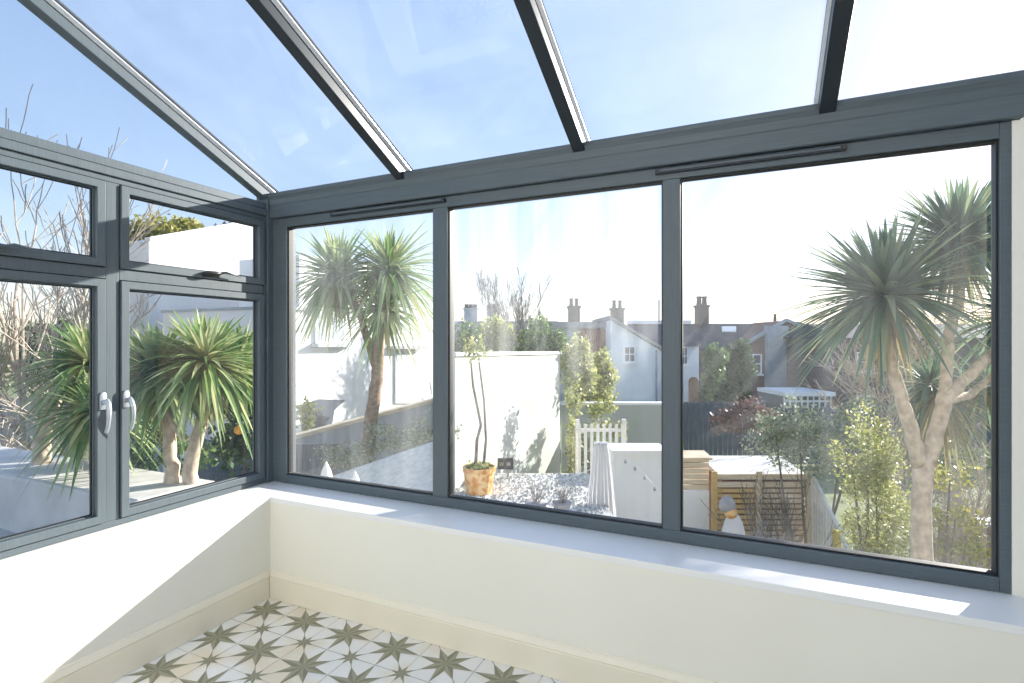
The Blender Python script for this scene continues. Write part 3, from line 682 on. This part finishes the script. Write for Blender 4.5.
def gwall(name, px0, px1, py, D, th, m, label, cat='wall', cap=None, z0=GZ):
    r = yard(name, (gx((px0 + px1) / 2, D), D, z0), label, cat); zt = gz(py, D)
    b = MB(); b.box((gx(px0, D), D, z0), (gx(px1, D), D + th, zt)); b.build('wall', m, r)
    if cap: b = MB(); b.box((gx(px0, D) - .03, D - .05, zt), (gx(px1, D) + .03, D + th + .05, zt + .06)); b.build('coping', cap, r)
    return r
gwall('garden_wall', 562, 668, 405, 14, .25, 'render_mottled', 'pale grey garden wall between the climber and the white shed', cap='render')
A90 = math.pi / 2
def side(c):                        # axes of a facade on the plane x = -c: returns fn(px, py) -> (along, depth, z)
    def f(px, py):
        u = (px - 512) / F; dx = -math.sin(YAW) + u * math.cos(YAW); dy = math.cos(YAW) + u * math.sin(YAW); t = -c / dx
        return Vector((dy * t, c, EYE - (py - 341.5) / F * t))
    return f
q = side(4.2); a0, a1 = q(455, 356), q(560, 354)
r = tag(empty('garden_wall', (a0.x, 4.2, GZ), A90), 'reflected room wall built as a tall pale greenish wall behind the orange pot plant', 'wall')  # white room wall reflected in the middle pane, set up outside
b = MB(); b.prism([(a0.x, 4.2, GZ), (a1.x, 4.2, GZ), (a1.x, 4.2, a1.z), (a0.x, 4.2, a0.z)], (0, .24, 0)); b.build('wall', 'render_mottled', r)
b = MB(); b.bar((a0.x - .02, 4.32, a0.z + .03), (a1.x + .02, 4.32, a1.z + .03), .32, .06); b.build('coping', 'render', r)
gwall('garden_wall', 950, 1012, 527, 8.7, .25, 'timber_brown', 'low wall with white coping beside the golden shrub', cap='white')
fence(-40, 42, 398, 12, 'grey vertical-board fence under the bare trees at far left', 'timber_grey')

# white slatted fence
D = 10.6
r = yard('slatted_fence', (gx(600, D), D, GZ), 'white slatted fence panel behind the reflected white cloth', 'fence')
x0, x1 = gx(578, D), gx(625, D)
b = MB(); x = x0
while x < x1: b.box((x, D, GZ + .05), (x + .06, D + .02, gz(424, D))); x += .125
b.build('slats', 'timber_white', r)
for py in (432, 500): b = MB(); b.box((x0, D + .02, gz(py, D)), (x1, D + .06, gz(py - 3, D))); b.build('rail', 'timber_white', r)
for x in (x0, x1): b = MB(); b.box((x - .04, D + .06, GZ), (x + .04, D + .14, gz(420, D))); b.build('post', 'timber_white', r)

# white shed
D = 9.2
r = yard('garden_shed', (gx(640, D), D, GZ), 'white painted shed with a projecting flat roof beside the right mullion', 'shed')
x0, x1 = gx(614, D), gx(664, D); zt = gz(452, D)
b = MB(); b.box((x0, D, GZ + .75), (x1, D + .5, zt)); b.build('wall', 'white', r)
b = MB(); b.box((x0 - .06, D - .12, zt), (x1 + .06, D + .55, zt + .05)); b.build('roof', 'white', r)
b = MB(); b.box((x0 - .1, D - .25, GZ), (x1 + .1, D + .5, GZ + .75)); b.build('plinth', 'timber', r)
# string of festoon bulbs across the shed
r = yard('string_lights', G(600, 462, 8.8), 'thin white cord with small hanging bulbs crossing the white shed', 'lights')
def cat_(p, q, sag, n=14): return [p.lerp(q, k / n) + Vector((0, 0, -sag * 4 * (k / n) * (1 - k / n))) for k in range(n + 1)]
c1 = cat_(G(505, 500, 8.6), G(622, 457, 8.9), .02); c2 = cat_(G(622, 457, 8.9), G(668, 505, 8.7), -.10)
b = MB(); b.tube(c1, .006, 5); b.tube(c2, .006, 5); b.build('cord', 'white', r)
for p in c2[1::3]: b = MB(); b.tube([p, p - Vector((0, 0, .03))], .008, 6); b.blob(p - Vector((0, 0, .055)), .028, 2, 0); b.build('bulb', 'chrome', r, smooth=True)

# timber bin store with slatted front and pale roof
D = 9.9
r = yard('bin_store', (gx(750, D), D, GZ), 'pale timber slatted bin store with golden middle panel and flat pale lid', 'store')
def slats(x0, x1, zb, zt, n, y, m, nm='slats'):
    b = MB(); h = (zt - zb) / n
    for k in range(n): b.box((x0, y, zb + k * h), (x1, y + .02, zb + k * h + h * .62))
    return b.build(nm, m, r)
zt = gz(487, D)
slats(gx(714, D), gx(758, D), GZ + .05, zt, 17, D, 'timber_gold'); slats(gx(758, D), gx(808, D), GZ + .05, zt, 17, D, 'timber')
b = MB(); b.box((gx(712, D), D - .02, zt), (gx(810, D), D + .02, gz(482, D))); b.box((gx(712, D), D - .02, gz(479, D)), (gx(810, D), D + .02, gz(474, D))); b.build('top_rail', 'timber', r)
for px in (713.5, 758, 808): b = MB(); b.box((gx(px, D) - .05, D - .06, GZ), (gx(px, D) + .05, D - .02, gz(471, D))); b.build('post', 'timber_gold' if px < 720 else 'timber', r)
b = MB(); b.prism([(gx(722, D), D + .03, gz(480, D)), (gx(722, D), D + 1.2, gz(480, D) + .16), (gx(722, D), D + 1.2, gz(480, D) + .20), (gx(722, D), D + .03, gz(480, D) + .05)], (gx(812, D) - gx(722, D), 0, 0)); b.build('lid', 'timber_white', r)
b = MB(); b.box((gx(724, D), D + .08, GZ), (gx(806, D), D + 1.4, gz(482, D))); b.build('box_body', 'brown', r)
# sloping picket wing at its right
r2 = yard('picket_panel', (gx(830, 9.3), 9.3, GZ), 'white sloping picket panel descending right of the bin store', 'fence')
n = 15; b = MB()
A, B_ = G(812, 474, 9.8), G(856, 566, 7.9)
for k in range(n):
    p = A.lerp(B_, k / (n - 1)); b.box((p.x - .012, p.y - .03, GZ), (p.x + .012, p.y + .03, p.z))
b.build('pickets', 'timber_white', r2)
b = MB(); b.bar(A, B_, .05, .07); b.build('top_rail', 'timber_white', r2)
b = MB(); p = G(838, 530, 8.5); b.box((p.x - .06, p.y - .06, GZ), (p.x + .06, p.y + .06, p.z)); b.build('post', 'yellow', r2)
# lower store on the left, plain panel
D = 9.9
r = yard('timber_screen', (gx(695, D), D, GZ), 'pale boarded timber screen left of the bin store, white lower half', 'screen')
x0, x1 = gx(668, D), gx(711, D)
b = MB()
for k in range(6): z = gz(491, D) + k * .105; b.box((x0, D + .1, z), (x1, D + .13, z + .088))
b.build('slats', 'timber', r)
b = MB(); b.box((x0, D + .09, GZ), (x1, D + .16, gz(492, D))); b.build('panel', 'white', r)
b = MB(); b.prism([(x0, D + .05, gz(459, D) - .03), (x0, D + .5, gz(459, D) + .02), (x0, D + .5, gz(459, D) + .06), (x0, D + .05, gz(459, D) + .01)], (x1 - x0 + .05, 0, 0)); b.build('lid', 'timber', r)

# garden statue: grey stone cap over a white draped figure
D = 8.3
c = (gx(731, D), D, GZ); zt = gz(496, D) - GZ
r = yard('garden_statue', c, 'small white draped garden statue with grey hood and orange face', 'statue')
b = MB(); b.lathe((c[0] + .04, D, GZ), [(.26, 0), (.24, .2), (.2, .35), (.22, .9), (.18, zt - .80), (.17, zt - .55), (.13, zt - .40), (.08, zt - .30)], 16); b.build('robe', 'cloth', r, smooth=True)
b = MB(); b.blob((c[0] - .02, D - .03, GZ + zt - .25), (.10, .10, .10), 3, .02); b.build('face', 'terracotta', r, smooth=True)
b = MB(); b.lathe((c[0] - .05, D + .02, GZ + zt - .24), [(.11, 0), (.135, .05), (.12, .13), (.08, .20), (.03, .24), (.005, .25)], 16); b.build('hood', 'stone', r, smooth=True)

# ------------------------------------------------------------------ gravelled flat roof with reflected potted tree, under the middle pane
RZ = EYE - 2.32
r = yard('flat_roof', (gx(520, 8), 8, GZ), 'gravel-covered flat roof below the middle pane', 'roof')
b = MB(); b.box((gx(448, 7.8), 6.3, GZ), (gx(600, 8), 9.2, RZ)); b.build('base', 'felt', r)
b = MB()
for k in range(2600):
    x = rnd.uniform(gx(449, 7.8), gx(599, 8)); y = rnd.uniform(6.35, 9.15); s = rnd.uniform(.015, .045)
    vs = [(x + s * rnd.uniform(.6, 1.2) * math.cos(t), y + s * rnd.uniform(.6, 1.2) * math.sin(t), RZ) for t in (0, 1.57, 3.14, 4.71)] + [(x, y, RZ + s * rnd.uniform(.5, 1))]
    b.add(vs, [(0, 1, 4), (1, 2, 4), (2, 3, 4), (3, 0, 4)])
g = b.build('gravel', 'gravel', r, recalc=False); g['kind'] = 'stuff'
D = 8.0; c = G(479, 494, D); c.z = RZ
r = yard('reflected_sapling', c, 'reflected twin-stemmed sapling in a flaking orange terracotta pot', 'potted plant')  # room plant reflected in the pane, built as an object outside
b = MB(); b.lathe(c, [(.17, 0), (.19, .02), (.215, .16), (.235, .33), (.25, .34), (.25, .41), (.22, .41), (.2, .38)], 24); b.build('pot', 'terracotta', r, smooth=False)
b = MB(); leaf_blob(b, c + Vector((0, 0, .41)), (.2, .2, .05), 500, .05); b.build('moss', 'leaf_yellow', r, recalc=False)
b = MB(); b.tube([c + Vector((-.05, 0, .42)), G(477, 440, D), G(481, 425, D), G(473, 385, D), G(471, 362, D)], [.026, .024, .022, .018, .012], 8)
b.tube([c + Vector((.07, .02, .42)), G(486, 440, D), G(484, 400, D), G(479, 362, D)], [.022, .020, .017, .012], 8); b.build('stem', 'bark', r, smooth=True)
b = MB(); leaf_blob(b, G(470, 350, D), (.12, .12, .2), 90, .08); leaf_blob(b, G(480, 350, D), (.12, .12, .2), 90, .08); b.build('foliage', 'leaf_yellow', r, recalc=False)
# black socket reflected from the room, built as a box on a post
D = 8.9
r = yard('reflected_socket', (gx(505, D), D, RZ), 'reflected black twin socket, built on a short post against the pale wall', 'socket')
b = MB(); b.box((gx(497.5, D), D - .04, gz(469, D)), (gx(513.5, D), D + .01, gz(458, D))); p = b.build('plate', 'black', r, bevel=.006)
for px in (501.5, 508.5): b = MB(); b.box((gx(px, D) - .035, D - .05, gz(463.5, D) - .03), (gx(px, D) + .035, D - .04, gz(463.5, D) + .03)); b.build('socket_face', 'leaf_gold' if px < 505 else 'stone', p, bevel=.003)
b = MB(); b.box((gx(508, D) - .02, D, RZ), (gx(508, D) + .02, D + .03, gz(465, D))); b.build('post', 'stone', r)
# curtain-like white reflection, built as a cloth on a pole
D = 7.4
r = yard('reflected_curtain', (gx(603, D), D, GZ), 'curtain-like white reflection built as pleated cloth between the slatted fence and the white shed', 'cloth')
b = MB(); nx, nz = 60, 12; vs = []
for j in range(nz + 1):
    for i in range(nx + 1):
        u = i / nx; v = j / nz; wd = .09 + .13 * v ** .7
        cx = gx(601, D)
        vs.append((cx + (u - .5) * 2 * wd, D + .05 * math.sin(u * 42) * (.5 + v * .6), gz(443, D) * (1 - v) + gz(524, D) * v + .03 * math.sin(u * 9) * v))
fs = [(j * (nx + 1) + i, j * (nx + 1) + i + 1, (j + 1) * (nx + 1) + i + 1, (j + 1) * (nx + 1) + i) for j in range(nz) for i in range(nx)]
b.add(vs, fs); o = b.build('fabric', 'cloth', r, smooth=True); sm = o.modifiers.new('t', 'SOLIDIFY'); sm.thickness = .006
b = MB(); b.tube([(gx(601, D), D, GZ), (gx(601, D), D, gz(443, D))], .02, 8); b.bar((gx(601, D) - .10, D, gz(443, D)), (gx(601, D) + .10, D, gz(443, D)), .03); b.build('pole', 'white', r)
# dry pots / stone urns on the gravel
for px, py, D, s, lab in ((536, 505, 7.0, .14, 'small grey stone urn with dried stems on the gravel roof'), (562, 512, 7.0, .12, 'dried flower clump in a low grey pot on the gravel roof')):
    c = G(px, py, D); c.z = RZ; r = yard('dried_plant_pot', c, lab, 'potted plant')
    b = MB(); b.lathe(c, [(s * .6, 0), (s * .7, .01), (s, .14), (s * 1.1, .17), (s * .95, .17)], 16); b.build('pot', 'stone', r, smooth=True)
    b = MB()
    for k in range(22): branch(b, c + Vector((rnd.uniform(-.05, .05), rnd.uniform(-.05, .05), .15)), Vector((rnd.gauss(0, .4), rnd.gauss(0, .4), 1)).normalized(), .17, .005, 1, .4, .1, 4, (1, 2), .002)
    b.build('stems', 'bark_grey', r, recalc=False)
c = G(517, 508, 6.8); c.z = RZ
b = MB(); b.box((c.x - .07, c.y - .06, RZ), (c.x + .07, c.y + .06, RZ + .16)); b.box((c.x - .08, c.y - .07, RZ + .16), (c.x + .08, c.y + .07, RZ + .18))
tag(b.build('planter_box', 'white', bevel=.006, base=c, rotz=YAW), 'small square white planter box on the gravel roof', 'planter')

# ------------------------------------------------------------------ reflected white house and slab beyond the first pane
c = 9.0; q = side(c); a0, a1, a2 = q(268, 309), q(371, 312), q(444, 318)
r = tag(empty('house', (a0.x, c, GZ), A90), 'reflected white rendered house with stone-silled window behind the palm in the first pane', 'house')  # house mirrored in the first pane, built as solid geometry outside
def quad(f, px0, px1, py0a, py0b, py1a, py1b, d0, d1):    # facade patch with its own top and bottom lines, from depth d0 to d1
    p = [f(px0, py1a), f(px1, py1b), f(px1, py0b), f(px0, py0a)]; o = Vector((0, d0, 0))
    b = MB(); b.prism([v + o for v in p], (0, d1 - d0, 0)); return b
b = MB(); b.prism([(a0.x, c, GZ), (a1.x, c, GZ), (a1.x, c, a1.z), (a0.x, c, a0.z)], (0, 3.4, 0)); b.build('wall', 'render_lit', r)
b = MB(); b.prism([(a1.x, c + .35, GZ), (a2.x, c + .35, GZ), (a2.x, c + .35, a2.z), (a1.x, c + .35, a1.z)], (0, 3, 0)); b.build('wing_wall', 'render_lit', r)
quad(q, 328, 365, 252, 256, 312, 313, .9, 3).build('upper_wall', 'render_lit', r)
quad(q, 379, 416, 261, 264, 318, 320, 1.2, 3.2).build('upper_wall', 'render_lit', r)
quad(q, 267, 372, 306, 309, 309, 312, -.1, 3.45).build('roof_edge', 'render_grey', r)
w_ = quad(q, 314, 345, 300 + 10, 301 + 10, 344, 344, -.06, -.02).build('window', 'white', r)
for z0_, z1_, x0_, x1_ in ((313, 341, 317, 328), (313, 341, 331, 342)): quad(q, x0_, x1_, z0_, z0_, z1_, z1_, -.075, -.062).build('window_glass', 'sky_glass', w_)
quad(q, 311, 348, 343.5, 343.5, 347, 347, -.22, -.01).build('stone_sill', 'render_grey', r)
quad(q, 404, 425, 350, 350, 404, 404, .30, .36).build('door', 'render_grey', r)
quad(q, 398, 429, 346, 346, 349, 349, .05, .35).build('door_hood', 'stone', r)
p = q(382, 376) + Vector((0, .2, 0)); b = MB(); b.lathe(p - Vector((0, 0, .12)), [(.02, 0), (.09, .04), (.11, .24), (.05, .30)], 12); b.bar(p + Vector((0, 0, .1)), p + Vector((0, .2, .1)), .04); b.build('wall_lantern', 'black', r)
P_ = [q(302, 436), q(302, 405), q(318, 399), q(345, 400), q(334, 410), q(330, 434)]
b = MB(); b.prism([v + Vector((0, -.02, 0)) for v in P_], (0, .03, 0)); b.build('archway', 'dark_glass', r)
D = 9.6
A, B_ = G(285, 442, D), G(436, 402, D + .8)
r = yard('garden_wall', (A.x, A.y, GZ), 'sloping rendered garden wall with brown coping under the reflected white house', 'wall')
def slab(A, B_, z0, th, m, nm, cz=0, ch=None):
    d = (B_ - A); nrm = Vector((-d.y, d.x, 0)).normalized() * th; b = MB()
    lo = [Vector((A.x, A.y, z0 if ch is None else A.z)), Vector((B_.x, B_.y, z0 if ch is None else B_.z))]
    up = ch or 0
    b.prism([lo[0], lo[1], B_ + Vector((0, 0, up)), A + Vector((0, 0, up))], nrm); return b.build(nm, m, r)
slab(A, B_, GZ, .22, 'render_grey', 'wall'); slab(A - Vector((0, .03, 0)), B_ - Vector((0, .03, 0)), GZ, .28, 'timber', 'coping', ch=.07)
D = 7.4
shr = shrub('shrub', (gx(308, 10.4), 10.4, GZ), 'yellow-green shrub in the arched opening of the reflected white house', 'shrub', [(G(306, 414, 10.6), (.2, .2, .35), 260)], 'leaf_yellow', .09)
r = yard('timber_fence', (gx(300, 8.8), 8.8, GZ), 'dark grey panel fence at the lower left of the first pane', 'fence')
b = MB(); x = gx(284, 8.8)
while x < gx(336, 8.8): b.box((x, 8.8, GZ + .03), (x + .1, 8.83, gz(444, 8.8))); x += .105
b.build('boards', 'timber_dark', r)
b = MB(); b.box((gx(284, 8.8), 8.83, gz(449, 8.8)), (gx(336, 8.8), 8.88, gz(446, 8.8))); b.build('rail', 'timber_dark', r)
# speckled concrete slab: sloping top of a side extension
r = yard('sloping_roof', (gx(370, 6.5), 6.5, GZ), 'speckled pale slab roof sloping up to the right in the first pane', 'roof')
p1, p2, p3, p4 = G(262, 500, 6.9), G(446, 437, 6.9), G(452, 560, 4.7), G(262, 560, 4.7)
b = MB(); vs = [p1, p2, p3, p4]; lo = [Vector((p.x, p.y, GZ)) for p in vs]; b.add(vs + lo, [(0, 1, 2, 3), (7, 6, 5, 4), (0, 4, 5, 1), (1, 5, 6, 2), (2, 6, 7, 3), (3, 7, 4, 0)]); b.build('slab', 'concrete', r)
def on_slab(px, D):
    u = (px - 262) / (449 - 262); v = (6.9 - D) / 2.2
    return (p1.lerp(p2, u)).lerp(p4.lerp(p3, u), v)
for px, D, h, rr, lab in ((327, 6.55, .36, .075, 'taller white pointed finial on the speckled slab'), (356, 6.2, .26, .055, 'shorter white pointed finial on the speckled slab')):
    c = on_slab(px, D); c.z -= .03
    b = MB(); b.lathe(c, [(rr * 1.5, 0), (rr * 1.5, .04), (rr, .05), (rr * 1.05, h * .4), (rr * .8, h * .65), (rr * .3, h * .88), (.004, h)], 14)
    tag(b.build('finial', 'white', smooth=True, base=c, rotz=YAW), lab, 'ornament')

# ------------------------------------------------------------------ left: felt flat roof with upstand, reflected white gable
r = tag(empty('flat_roof', (-6.5, 2.7, GZ)), 'grey felt flat roof with a thick raised upstand outside the side window', 'roof')
tz = EYE - 1.35
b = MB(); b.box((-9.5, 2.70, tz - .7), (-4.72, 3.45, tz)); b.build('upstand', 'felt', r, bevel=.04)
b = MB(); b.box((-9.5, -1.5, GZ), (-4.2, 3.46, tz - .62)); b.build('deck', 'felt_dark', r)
b = MB(); b.box((-9.5, 2.62, tz - .62), (-4.65, 2.70, tz - .56)); b.box((-9.5, 2.2, tz - .62), (-4.4, 2.26, tz - .57)); b.build('edge_trim', 'timber_grey', r)
c = 13.0; q = side(c); a0, a1 = q(149, 241), q(262, 220)
r = tag(empty('house', (a0.x, c, GZ), A90), 'reflected house wall built as a large plain white gable behind the palm in the side window', 'house')  # pale reflection in the side window, built as a gable wall
b = MB(); b.prism([(a0.x, c, GZ), (a1.x, c, GZ), (a1.x, c, a1.z), (a0.x, c, a0.z)], (0, 1.6, 0)); b.build('wall', 'render_lit', r)
b = MB(); b.bar(a0 + Vector((-.05, -.03, .03)), a1 + Vector((.05, -.03, .03)), .2, .09); b.build('coping', 'render', r)
D = 9
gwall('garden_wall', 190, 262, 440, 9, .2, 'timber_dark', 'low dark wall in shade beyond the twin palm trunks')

# ------------------------------------------------------------------ camera, sun, sky
cam = bpy.data.cameras.new('camera'); co = bpy.data.objects.new('camera', cam); COL.objects.link(co)
cam.sensor_width = 36; cam.lens = 36 * F / 1024; cam.clip_start = .05; cam.clip_end = 300
co.location = (0, 0, EYE); co.rotation_euler = (math.radians(90), 0, YAW); S.camera = co
sd = Vector((-.58, -1, -.40)).normalized()
sl = bpy.data.lights.new('sun', 'SUN'); sl.energy = 9.5; sl.angle = math.radians(.6); sl.color = (1, .95, .86)
so = bpy.data.objects.new('sun', sl); COL.objects.link(so); so.rotation_euler = sd.to_track_quat('-Z', 'Y').to_euler(); so.location = (5, 9, 6)
w = bpy.data.worlds.new('sky'); S.world = w; w.use_nodes = True; nt = w.node_tree
bg = nt.nodes['Background']; sk = nt.nodes.new('ShaderNodeTexSky'); sk.sky_type = 'NISHITA'; sk.sun_disc = False
sk.sun_elevation = math.radians(24); sk.sun_rotation = math.atan2(.58, 1); sk.air_density = 1.0; sk.dust_density = .5; sk.ozone_density = 3
hm = nt.nodes.new('ShaderNodeMix'); hm.data_type = 'RGBA'; hm.blend_type = 'MULTIPLY'; hm.inputs['Factor'].default_value = 1; hm.inputs['B'].default_value = (1.12, .96, .95, 1)
nt.links.new(sk.outputs['Color'], hm.inputs['A']); gm = nt.nodes.new('ShaderNodeGamma'); gm.inputs['Gamma'].default_value = .48; hs = nt.nodes.new('ShaderNodeHueSaturation'); hs.inputs['Saturation'].default_value = 1.5
nt.links.new(hm.outputs['Result'], gm.inputs['Color']); nt.links.new(gm.outputs['Color'], hs.inputs['Color']); nt.links.new(hs.outputs['Color'], bg.inputs['Color']); bg.inputs['Strength'].default_value = .45
S.view_settings.view_transform = 'Standard'; S.view_settings.look = 'None'; S.view_settings.gamma = 1; S.view_settings.exposure = 0.3
S.view_settings.use_curve_mapping = False
S.cycles.max_bounces = 10; S.cycles.transparent_max_bounces = 24; S.cycles.caustics_reflective = False; S.cycles.caustics_refractive = False
for o in USED:
    if '_base' in o: del o['_base']
